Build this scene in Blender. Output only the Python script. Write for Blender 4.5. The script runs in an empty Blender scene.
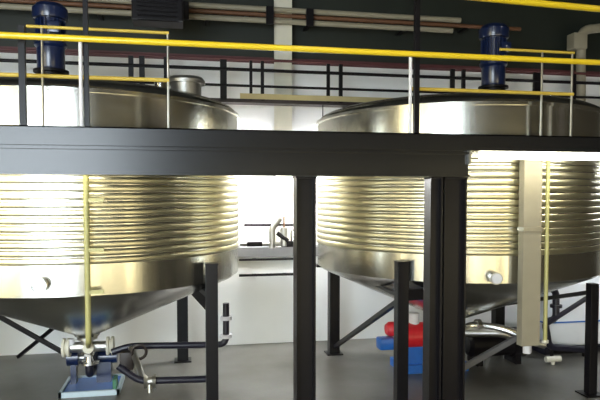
import bpy, bmesh, math, random
from mathutils import Vector, Matrix
random.seed(7)
R = math.radians
S = bpy.context.scene
COL = S.collection

# ------------------------------------------------------------------ camera
H = 3.4                                    # eye height above the floor
A, T = R(10.8), R(2.5)                     # heading to the right of world +Y, downward tilt
SH = math.tan(T) - 0.01
cd = bpy.data.cameras.new('camera'); cam = bpy.data.objects.new('camera', cd); COL.objects.link(cam)
cam.location = (0, 0, H); cam.rotation_euler = (math.pi/2 - T, 0, -A)
cd.sensor_width = 36; cd.lens = 36; cd.shift_y = SH; cd.clip_end = 200
S.camera = cam
_M = cam.rotation_euler.to_matrix()
def ray(px, py):
    return _M @ Vector(((px-300)/600, (200-py)/600 + SH, -1))
def P(px, py, Y):                          # point of the place at distance Y that the picture shows at (px, py)
    d = ray(px, py); t = Y/d.y
    return Vector((d.x*t, Y, H + d.z*t))

# ------------------------------------------------------------------ materials
def new_mat(name):
    m = bpy.data.materials.new(name); m.use_nodes = True
    nt = m.node_tree
    return m, nt, nt.nodes['Principled BSDF']
def N(nt, t, **kw):
    n = nt.nodes.new(t)
    for k, v in kw.items():
        if k in n.inputs: n.inputs[k].default_value = v
        else: setattr(n, k, v)
    return n
def paint(name, col, rough=.45, metal=0, var=.12, scale=6, bump=0, stretch=(1,1,1), spec=.5, coat=0):
    m, nt, b = new_mat(name)
    tc = N(nt, 'ShaderNodeTexCoord'); mp = N(nt, 'ShaderNodeMapping'); mp.inputs['Scale'].default_value = stretch
    nz = N(nt, 'ShaderNodeTexNoise'); nz.inputs['Scale'].default_value = scale; nz.inputs['Detail'].default_value = 5
    nt.links.new(tc.outputs['Object'], mp.inputs['Vector']); nt.links.new(mp.outputs['Vector'], nz.inputs['Vector'])
    mx = N(nt, 'ShaderNodeMix', data_type='RGBA')
    mx.inputs[6].default_value = [max(0, c*(1-var)) for c in col] + [1]
    mx.inputs[7].default_value = [min(1, c*(1+var)) for c in col] + [1]
    nt.links.new(nz.outputs['Fac'], mx.inputs[0]); nt.links.new(mx.outputs[2], b.inputs['Base Color'])
    b.inputs['Roughness'].default_value = rough; b.inputs['Metallic'].default_value = metal
    b.inputs['Specular IOR Level'].default_value = spec
    b.inputs['Coat Weight'].default_value = coat; b.inputs['Coat Roughness'].default_value = .12
    if bump:
        bp = N(nt, 'ShaderNodeBump'); bp.inputs['Strength'].default_value = bump; bp.inputs['Distance'].default_value = .02
        nt.links.new(nz.outputs['Fac'], bp.inputs['Height']); nt.links.new(bp.outputs['Normal'], b.inputs['Normal'])
    return m
def glow(name, col, strength):
    m, nt, b = new_mat(name)
    b.inputs['Base Color'].default_value = (*col, 1)
    b.inputs['Emission Color'].default_value = (*col, 1); b.inputs['Emission Strength'].default_value = strength
    return m

M = dict(
    steel=paint('stainless_shell', (.72, .70, .63), .24, 1, .06, 2.2, .22, (1.6, 1.6, .03)),
    coil=paint('stainless_coil', (.82, .765, .55), .34, 1, .06, 3, .05, (1.5, 1.5, .1)),
    cone=paint('stainless_cone', (.60, .59, .55), .25, 1, .1, 3, .1),
    polish=paint('polished_steel', (.82, .82, .80), .18, 1, .04),
    dull=paint('dull_steel', (.50, .49, .46), .4, 1, .12),
    dark=paint('dark_paint', (.0075, .0065, .008), .36, 0, .25, 9, .03, spec=.22),
    beam=paint('beam_paint', (.008, .008, .009), .27, 0, .25, 5, .03, (.4, 1, 1), spec=.5),
    pipedark=paint('dark_pipe_paint', (.012, .011, .022), .35, 0, .2, 9),
    brown=paint('dark_brown_paint', (.022, .014, .012), .5, 0, .25),
    maroon=paint('maroon_paint', (.10, .030, .032), .5, 0, .2),
    rust=paint('rusty_pipe', (.15, .065, .03), .6, 0, .35, 14),
    yellow=paint('yellow_paint', (.86, .60, .02), .32, 0, .06, 5, coat=.3),
    ochre=paint('ochre_paint', (.62, .44, .06), .45, 0, .15, 8),  # duller, darker yellow than the front top rail
    toe=paint('faded_cream_paint', (.50, .41, .20), .5, 0, .12, 5),
    matte=paint('matte_black_paint', (.006, .005, .006), .6, 0, .2, 6, spec=.1),
    grey=paint('grey_paint', (.13, .13, .14), .45, 0, .1, 6),
    lemon=paint('pale_yellow_paint', (.43, .40, .16), .45, 0, .1, 8),
    whitep=paint('white_post_paint', (.74, .73, .76), .4, 0, .05),
    cream=paint('cream_paint', (.72, .69, .58), .5, 0, .07, 4),
    beige=paint('beige_paint', (.31, .275, .20), .5, 0, .12, 4),
    blue=paint('blue_paint', (.016, .13, .50), .35, 0, .15, 9, coat=.3),
    navy=paint('navy_motor_paint', (.006, .014, .055), .3, 0, .2, 9, coat=.4),
    red=paint('red_paint', (.62, .02, .03), .35, 0, .12, 9),
    green=paint('green_paint', (.05, .18, .10), .5),
    skid=paint('pale_skid_paint', (.50, .62, .70), .5, 0, .15),
    wall=paint('white_wall', (.80, .80, .78), .75, 0, .035, 1.4, .03),
    cladding=paint('dark_green_cladding', (.012, .016, .011), .6, 0, .3, 2, 0, (1, 1, .2)),
    sidewall=paint('side_wall_paint', (.055, .045, .032), .7, 0, .15, 1),
    ceil=paint('ceiling_sheet', (.02, .02, .018), .7, 0, .2, 1),
    plinth=paint('plinth_render', (.86, .87, .85), .8, 0, .05, 1.6, .04),
    coping=paint('grey_coping', (.17, .17, .17), .6, 0, .1),
    pane=glow('daylit_pane', (.80, .91, 1.0), 15.0),
    pane_soft=glow('shaded_pane', (1.0, .87, .52), 5),
    tube=glow('fluorescent_tube', (1.0, .97, .80), 14),
    tube_rear=glow('cool_fluorescent_tube', (.97, .98, 1.0), 190),
    tube_fill=glow('added_fill_tube', (.92, .96, 1.0), 90),
    container=paint('white_plastic', (.86, .89, .93), .5, 0, .03),
    lampface=glow('added_bay_glass', (1.0, .95, .82), 85),
)
def floor_mat():
    m, nt, b = new_mat('concrete_floor')
    tc = N(nt, 'ShaderNodeTexCoord')
    n1 = N(nt, 'ShaderNodeTexNoise'); n1.inputs['Scale'].default_value = .55; n1.inputs['Detail'].default_value = 7
    n2 = N(nt, 'ShaderNodeTexNoise'); n2.inputs['Scale'].default_value = 18; n2.inputs['Detail'].default_value = 4
    for n in (n1, n2): nt.links.new(tc.outputs['Object'], n.inputs['Vector'])
    r = N(nt, 'ShaderNodeValToRGB')
    r.color_ramp.elements[0].position = .3; r.color_ramp.elements[0].color = (.06, .053, .04, 1)
    r.color_ramp.elements[1].position = .72; r.color_ramp.elements[1].color = (.22, .215, .195, 1)
    nt.links.new(n1.outputs['Fac'], r.inputs['Fac'])
    mx = N(nt, 'ShaderNodeMix', data_type='RGBA', blend_type='MULTIPLY'); mx.inputs[0].default_value = .3
    nt.links.new(r.outputs['Color'], mx.inputs[6]); nt.links.new(n2.outputs['Color'], mx.inputs[7])
    nt.links.new(mx.outputs[2], b.inputs['Base Color'])
    b.inputs['Roughness'].default_value = .33
    bp = N(nt, 'ShaderNodeBump'); bp.inputs['Strength'].default_value = .06
    nt.links.new(n2.outputs['Fac'], bp.inputs['Height']); nt.links.new(bp.outputs['Normal'], b.inputs['Normal'])
    return m
M['floor'] = floor_mat()

# ------------------------------------------------------------------ mesh builder
class MB:
    def __init__(s): s.bm = bmesh.new()
    def box(s, c, size, rot=None, bevel=0):
        mat = Matrix.Translation(c) @ (rot.to_4x4() if rot else Matrix()) @ Matrix.Diagonal((*size, 1))
        r = bmesh.ops.create_cube(s.bm, size=1, matrix=mat)
        if bevel:
            es = list({e for v in r['verts'] for e in v.link_edges})
            bmesh.ops.bevel(s.bm, geom=es, offset=bevel, segments=2, affect='EDGES', profile=.6)
        return s
    def span(s, a, b, bevel=0):
        a, b = Vector(a), Vector(b)
        return s.box((a+b)/2, [abs(x) for x in (b-a)], None, bevel)
    def bar(s, a, b, w, h):                # rectangular bar between two points
        a, b = Vector(a), Vector(b); d = b-a
        z = d.normalized(); up = Vector((0, 0, 1)) if abs(z.z) < .95 else Vector((0, 1, 0))
        x = up.cross(z).normalized(); y = z.cross(x)
        rot = Matrix((x, y, z)).transposed()
        return s.box((a+b)/2, (w, h, d.length), rot)
    def tube(s, pts, r, n=14, bend=0):
        pts = [Vector(p) for p in pts]
        if bend and len(pts) > 2:
            q = [pts[0]]
            for i in range(1, len(pts)-1):
                u = (pts[i-1]-pts[i]); v = (pts[i+1]-pts[i]); k = min(bend, u.length*.45, v.length*.45)
                a, b = pts[i]+u.normalized()*k, pts[i]+v.normalized()*k
                for j in range(6):
                    t = j/5; q.append(a*(1-t)**2 + pts[i]*2*t*(1-t) + b*t*t)
            pts = q+[pts[-1]]
        rings = []; prev = None
        for i, p in enumerate(pts):
            d = (pts[min(i+1, len(pts)-1)]-pts[max(i-1, 0)]).normalized()
            if prev is None:
                up = Vector((0, 0, 1)) if abs(d.z) < .9 else Vector((1, 0, 0))
                x = up.cross(d).normalized()
            else:
                x = (prev - d*prev.dot(d)).normalized()
            prev = x; y = d.cross(x)
            rings.append([s.bm.verts.new(p + (x*math.cos(2*math.pi*k/n) + y*math.sin(2*math.pi*k/n))*r) for k in range(n)])
        for a, b in zip(rings, rings[1:]):
            for k in range(n): s.bm.faces.new((a[k], a[(k+1) % n], b[(k+1) % n], b[k]))
        s.bm.faces.new(rings[0][::-1]); s.bm.faces.new(rings[-1])
        return s
    def lathe(s, prof, c=(0, 0, 0), n=32, rot=None, close=False):   # prof: (radius, height) pairs
        c = Vector(c); rings = []
        for r, z in prof:
            if r < 1e-5: rings.append([s.bm.verts.new(c + (rot @ Vector((0, 0, z)) if rot else Vector((0, 0, z))))])
            else:
                ring = []
                for k in range(n):
                    v = Vector((r*math.cos(2*math.pi*k/n), r*math.sin(2*math.pi*k/n), z))
                    ring.append(s.bm.verts.new(c + (rot @ v if rot else v)))
                rings.append(ring)
        pairs = list(zip(rings, rings[1:])) + ([(rings[-1], rings[0])] if close else [])
        for a, b in pairs:
            for k in range(n):
                q = [a[k % len(a)], a[(k+1) % len(a)], b[(k+1) % len(b)], b[k % len(b)]]
                u = []
                for v in q:
                    if v not in u: u.append(v)
                if len(u) > 2: s.bm.faces.new(u)
        return s
    def prism(s, poly, vec):               # polygon (3D points) pushed along vec
        a = [s.bm.verts.new(Vector(p)) for p in poly]; b = [s.bm.verts.new(Vector(p)+Vector(vec)) for p in poly]
        n = len(a); s.bm.faces.new(a[::-1]); s.bm.faces.new(b)
        for k in range(n): s.bm.faces.new((a[k], a[(k+1) % n], b[(k+1) % n], b[k]))
        return s
    def build(s, name, mat, parent=None, smooth=True, base=None):
        o0 = LOC.get(parent.name, Vector()) if parent else (Vector(base) if base is not None else Vector())
        bmesh.ops.translate(s.bm, verts=s.bm.verts, vec=-o0)
        bmesh.ops.recalc_face_normals(s.bm, faces=s.bm.faces)
        me = bpy.data.meshes.new(name); s.bm.to_mesh(me); s.bm.free()
        me.materials.append(M[mat])
        if smooth:
            me.shade_smooth(); me.set_sharp_from_angle(angle=R(35))
        o = bpy.data.objects.new(name, me); COL.objects.link(o)
        if parent: o.parent = parent; LOC[o.name] = o0
        else: o.location = o0; LOC[o.name] = o0
        return o
LOC = {}
def tag(o, label, cat, group=None, kind='thing'):
    o['label'] = label; o['category'] = cat; o['kind'] = kind
    if group: o['group'] = group
    return o
def thing(name, loc, label, cat, group=None):
    o = bpy.data.objects.new(name, None); COL.objects.link(o); o.location = loc
    o.empty_display_size = .2
    LOC[o.name] = Vector(loc)
    return tag(o, label, cat, group)
def struct(name, mb, mat, parent=None):
    o = mb.build(name, mat, parent, smooth=False)
    if not parent: o['kind'] = 'structure'
    return o
def rotz(a): return Matrix.Rotation(a, 3, 'Z')
RX = Matrix.Rotation(math.pi/2, 3, 'X'); RY = Matrix.Rotation(math.pi/2, 3, 'Y')

# ------------------------------------------------------------------ the hall
XL, XR, YF, YP, YW, ZC = -11.0, 17.0, -6.0, 13.45, 13.85, 9.6
ZS = 6.46                                   # top of the white part of the rear wall
struct('floor', MB().span((XL-.3, YF-.3, -.2), (XR+.3, YW+.3, 0)), 'floor')
struct('ceiling', MB().span((XL-.3, YF-.3, ZC), (XR+.3, YW+.3, ZC+.2)), 'ceil')
struct('wall_back', MB().span((XL, YW, 0), (XR, YW+.3, ZS)), 'wall')
struct('wall_back_upper', MB().span((XL, YW, ZS), (XR, YW+.3, ZC)), 'cladding')
struct('wall_back_plinth', MB().span((XL, YP, 0), (XR, YW, 1.98)), 'plinth')
struct('trim_1', MB().span((XL, YP-.05, 1.98), (XR, YW, 2.20)), 'coping')
struct('trim_2', MB().span((XL, YW-.04, ZS-.06), (XR, YW, ZS+.07)), 'maroon')
struct('wall_right', MB().span((XR, YF, 0), (XR+.3, YW, ZC)), 'sidewall')
def holed_wall(name, axis, fixed, u0, u1, holes, mat):
    mb = MB()
    def put(a, b, z0, z1):
        if b-a < 1e-4 or z1-z0 < 1e-4: return
        if axis == 'x': mb.span((a, fixed-.3, z0), (b, fixed, z1))
        else: mb.span((fixed-.3, a, z0), (fixed, b, z1))
    u = u0
    for a, b, z0, z1 in sorted(holes):
        put(u, a, 0, ZC); put(a, b, 0, z0); put(a, b, z1, ZC); u = b
    put(u, u1, 0, ZC)
    return struct(name, mb, mat)
wins_f = [(-8.8, -2.0, .6, 6.9), (1.2, 3.4, .05, 3.1), (4.7, 6.2, .05, 3.1), (8.2, 12.2, .05, 3.2)]
wins_l = [(-4.5, 2.2, .8, 7.0)]
holed_wall('wall_front', 'x', YF, XL, XR, wins_f, 'sidewall')
holed_wall('wall_left', 'y', XL, YF, YW, wins_l, 'sidewall')
def window(name, axis, fixed, a, b, z0, z1, mat, nx):
    f = MB()
    def put(u0, u1, w0, w1, d0, d1):
        if axis == 'x': f.span((u0, fixed+d0, w0), (u1, fixed+d1, w1))
        else: f.span((fixed+d0, u0, w0), (fixed+d1, u1, w1))
    for k in range(nx+1):
        u = a+(b-a)*k/nx; put(max(a, u-.04), min(b, u+.04), z0, z1, -.2, -.02)
    for z in (z0+.04, z0+(z1-z0)*.5, z1-.04): put(a, b, z-.04, z+.04, -.19, -.03)
    o = struct(name, f, 'dark')
    g = MB()
    if axis == 'x': g.span((a, fixed-.14, z0), (b, fixed-.11, z1))
    else: g.span((fixed-.14, a, z0), (fixed-.11, b, z1))
    struct('pane', g, mat, o)
window('window_1', 'x', YF, *wins_f[0], 'pane', 4)
window('window_2', 'x', YF, *wins_f[1], 'pane_soft', 3)
window('window_3', 'x', YF, *wins_f[2], 'pane_soft', 2)
window('window_5', 'x', YF, *wins_f[3], 'pane_soft', 3)
window('window_4', 'y', XL, *wins_l[0], 'pane_soft', 5)

# ------------------------------------------------------------------ tanks
RT, ZB, ZT = 2.58, 2.07, 4.76
def make_tank(cx, cy, label, legs, nozzle_px, n_rings=14):
    t = thing('storage_tank', (cx, cy, 0), label, 'tank', 'stainless storage tanks')
    c = (cx, cy, 0)
    MB().lathe([(RT-.03, ZB), (RT, ZB), (RT, ZT-.05), (RT+.025, ZT-.05), (RT+.025, ZT), (RT-.03, ZT)], c, 128).build('shell', 'steel', t)
    head = [(RT*math.cos(a)*.995, ZT+.36*math.sin(a)) for a in [R(x) for x in (0, 6, 12, 20, 30, 42, 55, 70, 82)]] + [(0, ZT+.36)]
    MB().lathe(head, c, 128).build('domed_top', 'cone', t)
    MB().lathe([(RT-.005, ZB+.01), (RT*.97, ZB-.06), (.22, 1.02), (.2, .98), (0, .98)], c, 128).build('cone_bottom', 'cone', t)
    MB().lathe([(.0, 1.0), (.10, 1.0), (.10, .96), (.17, .96), (.17, .92), (0, .92)], c, 24).build('outlet_flange', 'dull', t)
    for k in range(n_rings):
        z = 2.53+.105*k
        prof = [(RT+a_, z+b_) for a_, b_ in ((-.003, -.047), (.008, -.043), (.0135, -.034), (.017, -.018), (.018, 0), (.017, .018), (.0135, .034), (.008, .043), (-.003, .047))]
        MB().lathe(prof, c, 128).build('coil_ring', 'coil', t)
    tops = []
    for ang, r in legs:
        x, y = cx+r*math.cos(R(ang)), cy+r*math.sin(R(ang))
        zt = 2.37 if r > RT else 1.0+r/RT*1.07-.12
        rot = rotz(R(ang)) if r > RT else rotz(0)
        w = .18 if r > RT else (.15 if y < cy else .22)
        lg = MB(); lg.box((x, y, zt/2), (w, w, zt), None, .012)
        if r > RT: lg.box((x, y, zt+.005), (w+.015, w+.015, .016))
        o = lg.build('leg', 'dark', t, False)
        MB().box((x, y, .012), (.34, .34, .024)).build('base_plate', 'dark', o, False)
        tops.append((x, y, zt, ang, r))
    return t, tops
LX, RXc, TY = -1.676, 5.01, 10.7
tankL, legL = make_tank(LX, TY, 'left stainless steel tank with ribbed sides, above the blue pump skid', [(-41.3, 2.72), (46, 2.3), (150, 2.4), (205, 2.72)], 161)
tankR, legR = make_tank(RXc, TY, 'right stainless steel tank with ribbed sides, behind the double black column and lit tube lamp', [(-45.5, 2.45), (41, 2.5), (140, 2.52), (229, 2.72)], 551)
for tk in (tankL, tankR): tk['group'] = 'stainless storage tanks'
def tie(t, p, q, w=.07, name='brace'):
    MB().bar(p, q, w, w).build(name, 'dark', t, False)
# left tank: tie, gusset, crossed braces
a, b = legL[0], legL[1]
tie(tankL, (a[0], a[1], 1.87), (b[0], b[1], 1.82), .08)
MB().prism([(a[0], a[1], 2.03), (a[0], a[1], 1.58), (a[0]+(b[0]-a[0])*.92, a[1]+(b[1]-a[1])*.92, 1.56)], (.02, 0, 0)).build('gusset_plate', 'matte', tankL, False)
tie(tankL, P(-25, 303, 11.6), P(64, 353, 11.4), .07)
tie(tankL, P(18, 357, 12.2), P(62, 321, 11.6), .06)
# right tank
a, b = legR[3], legR[2]
tie(tankR, (b[0], b[1], .12), (a[0], a[1], 1.80), .075)
tie(tankR, (b[0], b[1], 1.87), (a[0], a[1], 1.84), .05)
a, b = legR[3], legR[0]
tie(tankR, (a[0], a[1], 1.86), (a[0]+.5, a[1]+.1, 1.86), .16)
a, b = legR[0], legR[1]
tie(tankR, (a[0], a[1], 1.75), (b[0], b[1], .9), .07)
a = legR[2]; MB().box((a[0]-.12, a[1]-.02, a[2]-.03), (.56, .26, .05)).build('bearing_plate', 'dark', tankR, False)
# shell nozzles and rim fittings
def nozzle(t, cx, px, py, r, mat, cap=None):
    # point on the front of the shell below picture column px
    d = ray(px, py); d2 = Vector((d.x, d.y)); o = Vector((-cx, -TY))
    aa, bb, cc = d2.dot(d2), 2*d2.dot(o), o.dot(o)-RT*RT
    tt = (-bb-math.sqrt(max(0, bb*bb-4*aa*cc)))/(2*aa)
    p = Vector((0, 0, H))+d*tt; nrm = Vector((p.x-cx, p.y-TY, 0)).normalized()
    q = nrm.to_track_quat('Z', 'Y').to_matrix()
    o_ = MB().lathe([(0, -.06), (r*.7, -.06), (r*.7, .12), (r, .12), (r, .17), (0, .17)], p, 24, q).build('shell_nozzle', 'dull', t)
    MB().lathe([(0, .17), (r*.8, .17), (r*.8, .2), (0, .21)], p, 24, q).build('nozzle_cover', mat, o_)
nozzle(tankL, LX, 42, 284, .10, 'polish'); nozzle(tankR, RXc, 493, 277, .09, 'whitep')
def rim_fitting(t, px, py, Y, zb):
    p = P(px, py, Y)
    o = MB().lathe([(0, zb-p.z), (.05, zb-p.z), (.05, -.06), (.10, -.05), (.10, .05), (0, .07)], p, 20).build('sight_port', 'polish', t)
for t, px, py in ((tankL, 161, 85), (tankR, 551, 99)):
    rim_fitting(t, px, py, 9.4, 4.85)
# raised manway neck on the left tank, behind its right-hand rim
p = P(186, 92, 9.75)
o = MB().lathe([(0, 4.7-p.z), (.24, 4.7-p.z), (.24, .12), (.3, .12), (.3, .17), (.26, .22), (0, .24)], p, 28).build('manway', 'dull', tankL)
p = P(212, 108, 10.2); MB().lathe([(0, -.3), (.08, -.3), (.08, .05), (.12, .05), (.12, .1), (0, .1)], p, 18).build('top_nozzle', 'cream', tankL)
p = P(97, 94, 8.4); MB().lathe([(0, -.2), (.06, -.2), (.06, .06), (.09, .06), (.09, .12), (0, .12)], p, 18).build('top_nozzle', 'cream', tankL)

# ------------------------------------------------------------------ agitators
def agitator(px, ytop, ybot, label):
    Y = TY; p = P(px, ytop, Y); q = P(px, ybot, Y)
    x = p.x; zt = p.z; zb = ZT+.365; L = zt-zb
    t = thing('agitator_drive', (x, Y, zb), label, 'motor', 'agitator drives on the tanks')
    MB().lathe([(0, 0), (.30, 0), (.30, .04), (.22, .05), (.22, .28), (.28, .29), (.28, .33), (0, .33)], (x, Y, zb), 28).build('mounting_stand', 'dark', t)
    z0 = zb+.33
    MB().lathe([(0, 0), (.2, 0), (.22, .04), (.22, .36), (.26, .40), (.26, .44), (0, .44)], (x, Y, z0), 28).build('gearbox', 'navy', t)
    z1 = z0+.44; hm = zt-z1-.26
    m = MB(); m.lathe([(0, 0), (.2, 0), (.2, hm), (0, hm)], (x, Y, z1), 28)
    for k in range(22):
        a = 2*math.pi*k/22; m.box((x+.215*math.cos(a), Y+.215*math.sin(a), z1+hm/2), (.05, .012, hm*.92), rotz(a))
    mo = m.build('motor_body', 'navy', t)
    MB().box((x+.1, Y-.24, z1+hm*.55), (.2, .12, .18), None, .02).build('terminal_box', 'navy', mo)
    MB().lathe([(0, 0), (.27, 0), (.28, .03), (.28, .17), (.22, .24), (.1, .26), (0, .26)], (x, Y, z1+hm), 28).build('fan_cowl', 'navy', t)
agitator(50, 4, 72, 'blue agitator motor standing on top of the left tank')
agitator(494, 25, 82, 'blue agitator motor standing on top of the right tank')

# ------------------------------------------------------------------ front mezzanine
YB = 7.3
ib = MB()                                   # lower I-beam, its end plate left of the lit lamp
x0, x1 = P(-130, 160, YB).x, P(470, 160, YB).x
bm_ = thing('steel_beam', (0, YB, 3.6), 'long black double steel beam spanning in front of both tanks', 'beam')
ib.span((x0, YB, 3.625), (x1, YB+.28, 3.65)); ib.span((x0, YB, 3.92), (x1, YB+.28, 3.945)); ib.span((x0, YB+.05, 3.65), (x1, YB+.07, 3.92))
ib.span((x0, YB+.06, 3.944), (x1, YB+.11, 3.966)); ib.build('lower_beam', 'beam', bm_, False)
x2 = P(720, 160, YB).x
MB().span((x0, YB+.01, 3.98), (x2, YB+.03, 4.18)).span((x0, YB+.01, 3.965), (x2, YB+.12, 3.98)).span((x0, YB+.01, 4.165), (x2, YB+.12, 4.18)).build('edge_channel', 'beam', bm_, False)
MB().span((x1-.012, YB-.01, 3.79), (x1+.012, YB+.29, 3.965)).build('end_plate', 'dull', bm_, False)
dk = MB().span((x0, YB+.13, 4.12), (x2, 8.02, 4.16)).build('deck_plate', 'brown', None, False)
tag(dk, 'dark walkway deck between the long black beam and the tanks', 'walkway')
# columns
def hcol(px, w, d, Y, ztop, label, name='steel_column', lip=.03):
    p = P(px, 250, Y)
    t = thing(name, (p.x, Y+d/2, 0), label, 'column', 'black mezzanine columns')
    x, y = p.x, Y+d/2
    MB().box((x-w/2+.011, y, ztop/2), (.022, d, ztop)).box((x+w/2-.011, y, ztop/2), (.022, d, ztop)).box((x, y-d*.12, ztop/2), (w-.03, .016, ztop)).build('column_shaft', 'dark', t, False)
    MB().box((x, y, .015), (w+lip*4, d+.14, .03)).build('base_plate', 'dark', t, False)
    MB().box((x, y, ztop-.011), (w+lip, d+.03, .022)).build('cap_plate', 'dark', t, False)
    return t
hcol(306.3, .245, .24, YB+.02, 3.62, 'black steel column left of the double one, between the two tanks')
hcol(436.3, .165, .22, YB, 3.62, 'slim left half of the double black column in front of the right tank', lip=0)
hcol(455.3, .31, .26, YB+.02, 3.62, 'wider right half of the double black column, under the beam end', lip=0)
# tall thin posts through the railing
def tall_post(px, w, z0, z1, Y, label):
    p = P(px, 100, Y)
    o = MB().box((p.x, Y, (z0+z1)/2), (w, w, z1-z0)).build('steel_post', 'dark', None, False)
    tag(o, label, 'post', 'thin dark posts rising above the beam')
tall_post(86.8, .055, 4.18, ZC, YB+.115, 'tall thin dark post above the beam, in front of the left tank')
tall_post(416.3, .065, 4.18, ZC, YB+.115, 'tall thin dark post above the beam, in front of the right tank')
tall_post(23, .07, 4.18, P(23, 26, YB+.2).z, YB+.2, 'short dark post above the beam near the left edge of the photo')
# front guard rail
gr = thing('guard_railing', (0, YB+.04, 4.18), 'long bright yellow top rail on white posts along the black beam', 'railing')
za = P(0, 35, YB+.02).z
MB().tube([(x0, YB+.02, za), (x2, YB+.02, za)], .037, 16).build('top_rail', 'yellow', gr)
for px in (81, 410.5, -150, 690):
    xx = P(px, 100, YB+.04).x
    if not x0 < xx < x2: continue
    MB().tube([(xx, YB+.05, 4.18), (xx, YB+.05, za)], .022, 14).build('railing_post', 'whitep', gr)
# inner guard rails along the tanks
YI = 7.95
def inner_rail(pxa, pxa2, pxb, posts, label):
    g = thing('guard_railing', (P((pxa+pxb)/2, 100, YI).x, YI, 4.16), label, 'railing', 'inner yellow railings along the tanks')
    for nm, py0, pa in (('top_rail', 29.7, pxa), ('mid_rail', 74.5, pxa2)):
        z = P(100, py0+(3.4 if nm == 'mid_rail' else 0), YI).z
        MB().tube([(P(pa, 50, YI).x, YI, z), (P(pxb, 50, YI).x, YI, z)], .02 if nm == 'top_rail' else .026, 12).build(nm, 'ochre', g)
    for px in posts:
        x = P(px, 100, YI).x
        MB().tube([(x, YI, 4.16), (x, YI, P(100, 29.7, YI).z)], .016, 10).build('railing_post', 'dull', g)
inner_rail(27, -60, 169, (43, 168.3), 'ochre two-bar railing in front of the left tank top')
inner_rail(500, 412, 574, (541.5, 571.5), 'ochre two-bar railing in front of the right tank top')
# overhead yellow bar
def Pd(px, py, d):
    r_ = ray(px, py); f = Vector((math.sin(A), math.cos(A), 0)); return Vector((0, 0, H)) + r_*(d/(r_.dot(f)))
pa, pb = Pd(440, -6, 7.5), Pd(600, 9.5, 8.1); pb.z = pa.z; d_ = pb-pa
ov = thing('overhead_pipe', pa - d_*.6, 'yellow overhead pipe crossing the top right corner of the photo', 'pipe')
MB().tube([pa-d_*.6, pb+d_*.8], .042, 14).build('pipe_run', 'yellow', ov)
for k in (-.4, 1.5):
    q = pa+d_*k; MB().tube([q, (q.x, q.y, ZC)], .012, 8).build('hanger_rod', 'dark', ov)

# tube lamps under the deck edge
def tube_lamp(xa, xb, Y, z, label, mat, n=1, up=None):
    t = thing('fluorescent_lamp', ((xa+xb)/2, Y, z), label, 'lamp', 'tube lamps')
    MB().span((xa, Y-.09, z+.05), (xb, Y+.09, z+.10), .01).build('lamp_housing', 'whitep', t, False)
    for s in (-1, 1): MB().tube([(xa+.05, Y+.045*s, z), (xb-.05, Y+.045*s, z)], .035, 12).build('lamp_tube', mat, t)
    if up:
        for x in (xa+.3, xb-.3): MB().tube([(x, Y, z+.1), (x, Y, up)], .012, 8).build('hanger_rod', 'dark', t)
z = P(540, 157, YB+.24).z
tube_lamp(P(478, 157, YB+.24).x, P(478, 157, YB+.24).x+2.6, YB+.24, z, 'bright tube lamp glowing under the deck edge at right', 'tube', up=4.12)
tube_lamp(-2.9, -.9, 7.72, 3.93, 'tube lamp under the walkway in front of the left tank', 'tube', up=4.12)

# ------------------------------------------------------------------ rear walkway
YR = 12.95
zd = P(230, 100, YR).z
rw = thing('rear_walkway', (0, YR, zd), 'dark rear walkway with three-bar railing along the white wall', 'walkway')
xa, xb = -7.5, 12.5
MB().span((xa, YR, zd-.045), (xb, YR+.04, zd+.035)).span((xa, YR+.04, zd-.03), (xb, 13.40, zd+.0)).build('deck', 'brown', rw, False)
for py, mt, r_ in ((84.6, 'dark', .028), (68.4, 'dark', .036)):
    z = P(215, py, YR).z; MB().tube([(xa, YR+.02, z), (xb, YR+.02, z)], r_, 10).build('rail', mt, rw)
zr = P(215, 58, YR).z; MB().tube([(xa, YR+.02, zr), (xb, YR+.02, zr)], .03, 10).build('rail', 'maroon', rw)
MB().span((P(240, 95, YR).x, YR-.02, zd+.035), (P(432, 95, YR).x, YR-.002, P(230, 93, YR).z)).build('toe_board', 'toe', rw, False)
for px, w in ((-60, .05), (131, .10), (142, .11), (166, .09), (223.5, .14), (251, .06), (262.5, .07), (328.5, .07), (341, .08), (453, .10), (464, .08), (538, .2), (575, .07), (640, .07)):
    x = P(px, 80, YR).x
    MB().span((x-w/2, YR-.0, zd), (x+w/2, YR+.06, zr+.02)).build('railing_post', 'dark', rw, False)
for x in (-6, -3, -.6, 3.6, 6, 9, 12): MB().span((x-.04, YR+.05, zd-.12), (x+.04, YW-.003, zd-.03)).build('wall_bracket', 'brown', rw, False)
# lamp beneath it between the tanks, after an added one beyond the right tank
tube_lamp(8.3, 10.1, 10.2, 3.9, 'added unseen tube lamp beyond the right tank, brightening the white container', 'tube_fill', up=ZC)  # added lamp, hidden from the camera, to brighten the white container
tube_lamp(.45, 3.3, 13.03, 3.93, 'tube lamp hanging under the rear walkway between the two tanks', 'tube_rear', up=zd-.031)

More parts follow.
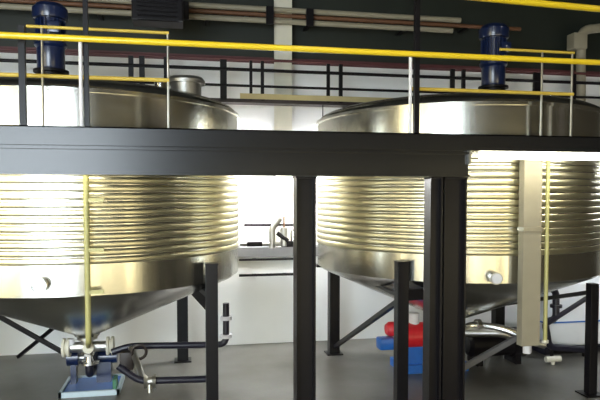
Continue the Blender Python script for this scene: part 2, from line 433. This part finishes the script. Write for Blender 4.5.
# ------------------------------------------------------------------ wall services
p = P(283, 100, 13.6)
cw = MB().box((p.x, 13.6, (2.2+ZC)/2), (.03, .3, ZC-2.2)).box((p.x, 13.46, (2.2+ZC)/2), (.36, .03, ZC-2.2)).box((p.x, 13.74, (2.2+ZC)/2), (.36, .03, ZC-2.2)).build('wall_column', 'cream', None, False)
cw.name = 'building_column'; tag(cw, 'cream steel building column on the rear wall between the tanks', 'column')
def run(px0, px1, py_at_220, Y, r, mat, name, label, group=None, yw=YW):
    z = P(220, py_at_220, Y).z; a, b = P(px0, 50, Y).x, P(px1, 50, Y).x
    t = thing(name, (a, Y, z), label, 'pipe', group)
    MB().tube([(a, Y, z), (b, Y, z)], r, 12).build('pipe_run', mat, t)
    n = max(2, int((b-a)/2.2))
    for k in range(n):
        x = a+(b-a)*(k+.5)/n; MB().span((x-.04, Y-r*.3, z-.02), (x+.04, yw-.003, z+.02)).build('pipe_bracket', 'dark', t, False)
    return t
run(-80, 460, 6.5, 13.25, .06, 'beige', 'wall_pipe', 'upper of two long beige pipes high on the dark wall')
run(-80, 452, 18.2, 13.25, .06, 'beige', 'wall_pipe', 'lower of two long beige pipes high on the dark wall')
run(-80, 520, 12.3, 13.3, .045, 'rust', 'wall_pipe', 'rusty brown pipe between the two beige pipes')
def hanger(px, py0, py1, w, Y, mat, label, name='pipe_hanger'):
    a, b = P(px, py0, Y), P(px, py1, Y)
    o = MB().span((a.x-w/2, Y-.08, b.z), (a.x+w/2, Y+.03, a.z)).build(name, mat, None, False); tag(o, label, 'hanger', 'dark pipe hangers')
# dark unit heater hung in front of the pipes
p = P(158, 11, 11.6); t = thing('unit_heater', (p.x, 11.6, p.z-.42), 'dark unit heater hanging near the ceiling above the left tank', 'heater')
MB().box((p.x, 11.6, p.z+.06), (.92, .5, .62), None, .03).build('housing', 'dark', t, False)
for k in range(7): MB().box((p.x, 11.34, p.z-.24+.08*k), (.7, .05, .012), Matrix.Rotation(.5, 3, 'X')).build('louver', 'dark', t, False)
for s in (-.3, .3): MB().tube([(p.x+s, 11.6, p.z+.31), (p.x+s, 11.6, ZC)], .014, 8).build('hanger_rod', 'dark', t)
for px, w, lab in ((186, .12, 'dark clamp on the beige pipes right of the unit heater'), (270, .16, 'dark clamp on the beige pipes left of the cream column'), (310, .16, 'dark clamp on the beige pipes right of the cream column')):
    z0, z1 = P(220, 21, 13.12).z, P(220, 3.5, 13.12).z
    x = P(px, 12, 13.12).x
    o = MB().span((x-w/2, 13.1, z0), (x+w/2, 13.195, z1)).build('pipe_hanger', 'dark', None, False); tag(o, lab, 'hanger', 'pipe clamps')
# beige duct at upper right
Y = 13.2
a = P(581, 101, Y); t = thing('vent_pipe', (a.x, Y, zd), 'beige vent pipe bending right near the top right corner', 'pipe')
MB().tube([(a.x, Y, zd+.03), P(581, 30, Y), P(640, 24, Y)], .11, 16, .25).build('pipe_run', 'beige', t)
MB().lathe([(0, 0), (.18, 0), (.18, .03), (0, .03)], (a.x, Y, zd+.002), 20).build('floor_flange', 'beige', t)
MB().box(P(577, 42, Y-.02), (.36, .3, .38), None, .03).build('damper_box', 'beige', t)

# valve manifold on the ledge beside the cream column
t = thing('valve_manifold', P(280, 248, 13.2), 'cluster of pipes and valves at the foot of the cream column', 'valve')
Y = 13.2
MB().tube([P(244, 225, Y), P(294, 225, Y)], .03, 10).build('pipe_run', 'dark', t)
MB().tube([P(240, 244, Y), P(300, 244, Y)], .05, 12).build('pipe_run', 'dull', t)
MB().box(P(254.5, 244, Y-.05), (.34, .12, .10), None, .01).build('valve_handle', 'dark', t)
MB().box(P(288, 244, Y-.05), (.30, .12, .13), None, .01).build('valve_handle', 'dark', t)
MB().tube([P(272, 248, Y), P(272, 228, Y), P(280, 218, Y-.03)], .075, 12, .1).build('valve_body', 'dull', t)
MB().tube([P(284, 246, Y-.05), P(284, 228, Y-.05)], .08, 12).build('valve_body', 'dull', t)
MB().tube([P(293, 244, Y-.05), P(293, 230, Y-.05)], .06, 12).build('valve_body', 'polish', t)
MB().lathe([(.09, -.012), (.115, 0), (.09, .012), (.075, 0)], P(284, 217, Y-.05), 20, None, True).build('handwheel', 'rust', t)
MB().tube([P(284, 228, Y-.05), P(284, 217, Y-.05)], .02, 8).build('valve_stem', 'rust', t)
MB().tube([P(277, 233, Y-.1), P(288, 241, Y-.1)], .05, 10).build('valve_lever', 'dark', t)
run(238, 300, 260.3, 13.33, .025, 'dark', 'wall_mounted_pipe', 'upper thin dark pipe, tight under the grey ledge below the valve cluster', yw=YP)
run(238, 300, 276, 13.33, .03, 'dark', 'wall_mounted_pipe', 'lower thin dark pipe across the white wall between the tanks', yw=YP)

# ------------------------------------------------------------------ pipes in front of tanks
Yq = 7.95
a = P(528, 345, Yq)
t = thing('cable_duct', (a.x, Yq, a.z), 'tall beige duct hanging in front of the right tank', 'duct')
MB().span((a.x-.145, Yq-.07, a.z), (a.x+.145, Yq+.07, 4.12), .008).build('duct_body', 'beige', t, False)
MB().span((a.x-.155, Yq-.08, P(528, 229, Yq).z-.03), (a.x+.155, Yq+.08, P(528, 229, Yq).z+.03)).build('joint_collar', 'dull', t, False)
MB().tube([(a.x-.02, Yq, a.z), (a.x-.02, Yq, a.z-.12)], .055, 12).build('end_fitting', 'whitep', t)
a = P(545, 340, Yq)
t = thing('drop_pipe', a, 'thin pale yellow pipe right beside the beige duct', 'pipe')
MB().tube([a, (a.x, Yq, 4.12)], .03, 12).build('pipe_run', 'lemon', t)
MB().tube([a, a-Vector((0, 0, .04))], .05, 12).build('pipe_flange', 'cream', t)

# ------------------------------------------------------------------ left pump skid
Yk = 10.42
b0, b1 = P(58, 394, Yk), P(119.5, 394, Yk); yd = Yk+.95; yc = TY+.02
t = thing('pump_skid', ((b0.x+b1.x)/2, Yk+.5, 0), 'blue pump in a pale rimmed tray on the floor under the left tank', 'pump')
zs = .09
MB().span((b0.x, Yk, 0), (b1.x, Yk+.05, zs)).span((b0.x, yd-.05, 0), (b1.x, yd, zs)).span((b0.x, Yk, 0), (b0.x+.05, yd, zs)).span((b1.x-.05, Yk, 0), (b1.x, yd, zs)).build('tray_rim', 'skid', t, False)
MB().span((b0.x+.05, Yk+.05, .01), (b1.x-.05, yd-.05, .06)).build('tray_bed', 'blue', t, False)
ZM = .50; yc = 11.08
MB().tube([(b0.x+.04, yc, ZM+.02), (LX-.2, yc, ZM+.02)], .16, 24).build('motor', 'navy', t)
MB().span((b0.x+.1, yc-.1, .06), (LX-.24, yc+.1, ZM-.1)).build('motor_foot', 'navy', t, False)
MB().box((b0.x+.2, yc-.02, ZM+.21), (.18, .18, .10), None, .02).build('terminal_box', 'navy', t)
MB().lathe([(0, -.12), (.1, -.12), (.16, -.08), (.19, 0), (.16, .08), (.1, .12), (0, .12)], (LX+.02, yc, ZM-.0), 28, RY).build('pump_casing', 'navy', t)
MB().tube([(LX-.22, yc, ZM), (LX-.06, yc, ZM)], .06, 14).build('shaft_coupling', 'dull', t)
MB().tube([(LX+.1, yc, ZM), (b1.x-.1, yc, ZM)], .12, 18).build('gear_case', 'navy', t)
MB().span((LX+.1, yc-.1, .06), (b1.x-.2, yc+.1, ZM-.08)).build('pump_foot', 'navy', t, False)
MB().tube([(LX+.03, TY-.01, .485), (LX+.03, TY-.01, .30), (LX+.03, yc, .30), (LX+.03, yc, .4)], .07, 14, .12).build('suction_elbow', 'pipedark', t)
MB().span((b1.x-.12, Yk+.08, .06), (b1.x-.06, Yk+.35, .24)).build('junction_box', 'green', t, False)
# cross fittings from the cone outlet
t = thing('outlet_manifold', (LX, TY, .49), 'pale pipe tee and valve between the left tank outlet and its pump', 'pipe')
MB().tube([(LX, TY, .915), (LX, TY, .80)], .10, 16).build('outlet_neck', 'dull', t)
MB().tube([(LX-.40, TY, .78), (LX+.44, TY, .78)], .09, 16).build('tee_pipe', 'dull', t)
for dx in (-.34, .38): MB().lathe([(0, -.06), (.16, -.06), (.16, -.02), (.12, -.01), (.12, .01), (.16, .02), (.16, .06), (0, .06)], (LX+dx, TY, .78), 20, RY).build('pipe_flange', 'cream', t)
MB().lathe([(0, 0), (.17, 0), (.17, .03), (.08, .04), (.06, .12), (.10, .16), (.10, .24), (0, .26)], (LX+.03, TY-.01, .495), 22).build('discharge_valve', 'polish', t)
MB().tube([(LX-.02, TY-.09, .66), (LX+.06, TY-.17, .66), (LX+.06, TY-.17, .50)], .028, 8).build('valve_lever', 'whitep', t)
MB().tube([(LX-.26, TY-.02, .78), (LX-.26, TY-.02, .93)], .06, 12).build('valve_body', 'whitep', t)
VT = Vector((P(88, 350, TY-.2).x, TY-.16, .80))
Yp = 8.0
t = thing('drop_pipe', P(88, 348, Yp), 'pale yellow vertical pipe in front of the left tank', 'pipe')
bt = P(88.5, 342, Yp)
MB().tube([(bt.x, Yp, 4.12), bt, VT+Vector((0, -.03, .03))], .036, 14, .12).build('pipe_run', 'lemon', t)
for py in (200, 250, 292):
    q = P(88.5, py, Yp); MB().box((q.x+.08, Yp, q.z), (.22, .05, .045)).build('pipe_clamp', 'lemon', t, False)
MB().lathe([(0, -.03), (.09, -.03), (.09, .03), (0, .03)], VT, 20, RX).build('pipe_flange', 'cream', t)
# jumble of pipes right of the pump
t = thing('transfer_piping', P(135, 380, 10.2), 'dark pipes and silver valves between the left pump and a tank leg', 'pipe')
Y = 10.35
MB().tube([P(112, 352, Y), P(130, 346, Y), P(226, 344.5, Y), P(226, 303, Y)], .055, 14, .14).build('pipe_run', 'pipedark', t)
MB().lathe([(0, -.03), (.10, -.03), (.10, .03), (0, .03)], P(226, 318, Y), 18).build('pipe_flange', 'whitep', t)
MB().lathe([(0, -.03), (.10, -.03), (.10, .03), (0, .03)], P(226, 336, Y), 18).build('pipe_flange', 'whitep', t)
MB().lathe([(0, -.03), (.10, -.03), (.10, .03), (0, .03)], P(216, 345, Y), 18, RY).build('pipe_flange', 'dull', t)
Y = 9.6
MB().tube([P(118, 366, Y), P(140, 381, Y), P(207, 379, Y)], .055, 14, .12).build('pipe_run', 'pipedark', t)
MB().lathe([(0, -.09), (.12, -.09), (.07, -.03), (.07, .03), (.12, .09), (0, .09)], P(150, 381, Y), 18, RY).build('valve_body', 'dull', t)
MB().tube([P(150, 381, Y), P(150, 392, Y)], .06, 12).build('valve_body', 'polish', t)
MB().tube([P(131, 348, 10.3), P(137, 362, 10.0), P(143, 379, 9.65)], .05, 12, .1).build('pipe_run', 'dull', t)
MB().box(P(127, 360, 10.2), (.22, .2, .3), None, .03).build('strainer', 'brown', t)
MB().lathe([(.11, -.014), (.14, 0), (.11, .014), (.09, 0)], P(139, 352, 10.1), 20, RX, True).build('handwheel', 'brown', t)

# ------------------------------------------------------------------ right pump under the right tank
Yk = 10.6
b0, b1 = P(378, 352, Yk+.3), P(462, 352, Yk+.3); w = b1.x-b0.x
t = thing('pump_skid', ((b0.x+b1.x)/2, Yk+.3, 0), 'red and blue pump skid on the floor behind the double black column', 'pump')
sx = P(397, 352, Yk+.3).x
MB().span((sx, Yk, 0), (b1.x, Yk+.7, .16), .01).build('skid_frame', 'blue', t, False)
m1, m2 = P(398, 335, Yk+.3), P(426, 335, Yk+.3)
MB().tube([(m1.x, Yk+.3, m1.z-.02), (m2.x, Yk+.3, m1.z-.02)], .25, 26).build('motor', 'red', t)
MB().span((m1.x+.05, Yk+.1, .14), (m2.x-.05, Yk+.5, m1.z-.2)).build('motor_foot', 'blue', t, False)
q = P(391, 329, Yk+.3); MB().lathe([(0, -.1), (.1, -.1), (.14, -.04), (.14, .05), (.08, .1), (0, .1)], q, 20, RY).build('fan_cowl', 'red', t)
MB().tube([q, (m1.x+.02, q.y, q.z)], .05, 10).build('shaft', 'dull', t)
q = P(386, 343, Yk+.2); MB().box(q, (.32, .28, .22), None, .04).build('gear_casing', 'blue', t)
MB().tube([(q.x, q.y, q.z), (q.x+.45, q.y, q.z-.06), (q.x+.45, q.y, .15)], .07, 12, .1).build('casing_foot', 'blue', t)
MB().lathe([(0, -.14), (.12, -.14), (.25, -.08), (.27, 0), (.25, .08), (.12, .14), (0, .14)], (m2.x+.1, Yk+.3, .45), 28, RY).build('pump_casing', 'blue', t)
MB().span((m2.x, Yk+.15, .15), (m2.x+.2, Yk+.45, .3)).build('pump_foot', 'blue', t, False)
q = P(414, 318, Yk+.3)
MB().tube([(q.x, q.y, m1.z+.2), (q.x, q.y, q.z+.1)], .10, 16).build('terminal_box', 'whitep', t)
# silver discharge line to the right
t = thing('discharge_pipe', (RXc, TY, .6), 'silver pipe running right from the right tank outlet', 'pipe')
MB().tube([(RXc, TY, .915), (RXc, TY, .62)], .10, 16).build('outlet_neck', 'dull', t)
Y = 10.3
MB().tube([(RXc, TY, .62), P(470, 325, Y), P(500, 328, Y-.3), P(528, 338, 9.75)], .075, 14, .15).build('pipe_run', 'polish', t)
MB().tube([P(462, 333, Y), P(500, 333, Y-.3), P(545, 345, 9.8)], .07, 14, .1).build('pipe_run', 'dull', t)
MB().lathe([(0, -.04), (.11, -.04), (.11, .04), (0, .04)], P(478, 325, Y-.1), 20, RY).build('pipe_flange', 'polish', t)
MB().tube([P(528, 338, 9.75), P(528, 352, 9.75)], .06, 12).build('end_valve', 'whitep', t)
# dark horizontal pump body on the floor
Yd = 11.05
a, b = P(466, 352, Yd), P(524, 352, Yd)
t = thing('dark_pump', ((a.x+b.x)/2, Yd, 0), 'dark horizontal pump body on the floor behind the sloping grey strut', 'pump')
MB().lathe([(0, 0), (.18, 0), (.26, .06), (.26, b.x-a.x-.35), (.30, b.x-a.x-.33), (.30, b.x-a.x-.05), (.2, b.x-a.x), (0, b.x-a.x)], (a.x, Yd, .40), 28, RY).build('drum', 'dark', t)
for x in (a.x+.2, b.x-.25): MB().span((x-.06, Yd-.22, 0), (x+.06, Yd+.22, .22)).build('foot', 'dark', t, False)
MB().lathe([(0, 0), (.1, 0), (.1, .1), (.14, .1), (.14, .13), (0, .13)], ((a.x+b.x)/2, Yd, .62), 20).build('inlet_flange', 'dull', t)
# inclined grey handrail strut
a, b = P(452, 374, 9.3), P(530, 330, 9.3)
t = thing('inclined_strut', (a.x, a.y, 0), 'grey sloping strut between the double column and the beige duct', 'strut')
MB().bar(a, b, .07, .09).build('strut_bar', 'grey', t, False)
MB().bar((a.x, a.y, 0), (a.x, a.y, a.z+.03), .06, .06).build('strut_foot', 'grey', t, False)
# white bulk container
Yc = 11.35
a, b = P(545, 345, Yc), P(632, 345, Yc)
t = thing('bulk_container', ((a.x+b.x)/2, Yc+.5, 0), 'white plastic bulk container on a dark pallet behind the rightmost tank leg', 'container')
MB().span((a.x, Yc, .16), (b.x, Yc+1.0, 1.50), .06).build('container_body', 'container', t)
MB().span((a.x-.02, Yc-.02, .11), (b.x+.02, Yc+1.02, .16)).build('pallet_deck', 'pipedark', t, False)
for k in range(3):
    x = a.x+(b.x-a.x)*k/2; x = min(max(x, a.x+.08), b.x-.08)
    MB().span((x-.08, Yc, 0), (x+.08, Yc+1.0, .11)).build('pallet_foot', 'pipedark', t, False)
z = P(570, 322, Yc).z
MB().span((a.x-.012, Yc-.014, z-.015), (b.x+.012, Yc+1.014, z+.015)).build('cage_band', 'blue', t, False)
MB().lathe([(0, 0), (.16, 0), (.16, .05), (0, .06)], ((a.x+b.x)/2, Yc+.5, 1.495), 24).build('lid', 'container', t)
# dark bent pipe in front of it
Y = 11.12
t = thing('transfer_pipe', P(549, 350, Y), 'dark bent pipe with elbows in front of the white bulk container', 'pipe')
MB().tube([P(541, 287, Y), P(556, 290, Y), P(556, 319, Y), P(545, 322, Y), P(549, 347, Y), P(588, 350, Y)], .07, 14, .13).build('pipe_run', 'pipedark', t)
MB().tube([P(545, 325, Y-.05), P(590, 296, Y-.05)], .05, 12).build('branch_pipe', 'pipedark', t)
MB().lathe([(0, -.03), (.12, -.03), (.12, .03), (0, .03)], P(556, 306, Y), 18).build('pipe_flange', 'pipedark', t)
for px in (552, 584): q = P(px, 349, Y); MB().tube([q, (q.x, Y, 0)], .04, 10).build('support_stand', 'dark', t)
q = P(553, 359, 10.7); t = thing('floor_valve', (q.x, q.y, 0), 'small cream valve on the floor right of the beige duct', 'valve')
MB().tube([(q.x-.16, q.y, q.z), (q.x+.16, q.y, q.z)], .06, 12).build('valve_body', 'cream', t)
MB().tube([(q.x, q.y, q.z), (q.x, q.y, 0)], .04, 10).build('valve_stand', 'cream', t)

# ------------------------------------------------------------------ added high bay lamps, out of view, to raise the general light
for i, (x, y, lab) in enumerate(((-5, 3.5, 'added unseen high bay lamp under the roof, front left'), (2.5, 3.5, 'added unseen high bay lamp under the roof, front centre'), (10, 3.5, 'added unseen high bay lamp under the roof, front right'))):
    t = thing('added_bay_lamp', (x, y, 8.3), lab, 'lamp', 'added high bay lamps')
    MB().lathe([(.06, .5), (.12, .45), (.14, .25), (.32, 0), (.31, 0), (.12, .24), (0, .3)], (x, y, 8.3), 28).build('reflector', 'dull', t)
    MB().lathe([(0, .03), (.28, .03), (.28, .05), (0, .05)], (x, y, 8.3), 28).build('lamp_glass', 'lampface', t)
    MB().tube([(x, y, 8.78), (x, y, ZC)], .015, 8).build('hanger_rod', 'dark', t)

# ------------------------------------------------------------------ world and view
w = bpy.data.worlds.new('world'); S.world = w; w.use_nodes = True
w.node_tree.nodes['Background'].inputs[0].default_value = (.6, .75, 1, 1); w.node_tree.nodes['Background'].inputs[1].default_value = .6
S.view_settings.view_transform = 'Standard'; S.view_settings.look = 'None'
S.view_settings.gamma = 1; S.view_settings.use_curve_mapping = False
S.view_settings.exposure = 0.3
S.cycles.use_denoising = True
S.cycles.max_bounces = 8; S.cycles.sample_clamp_indirect = 6
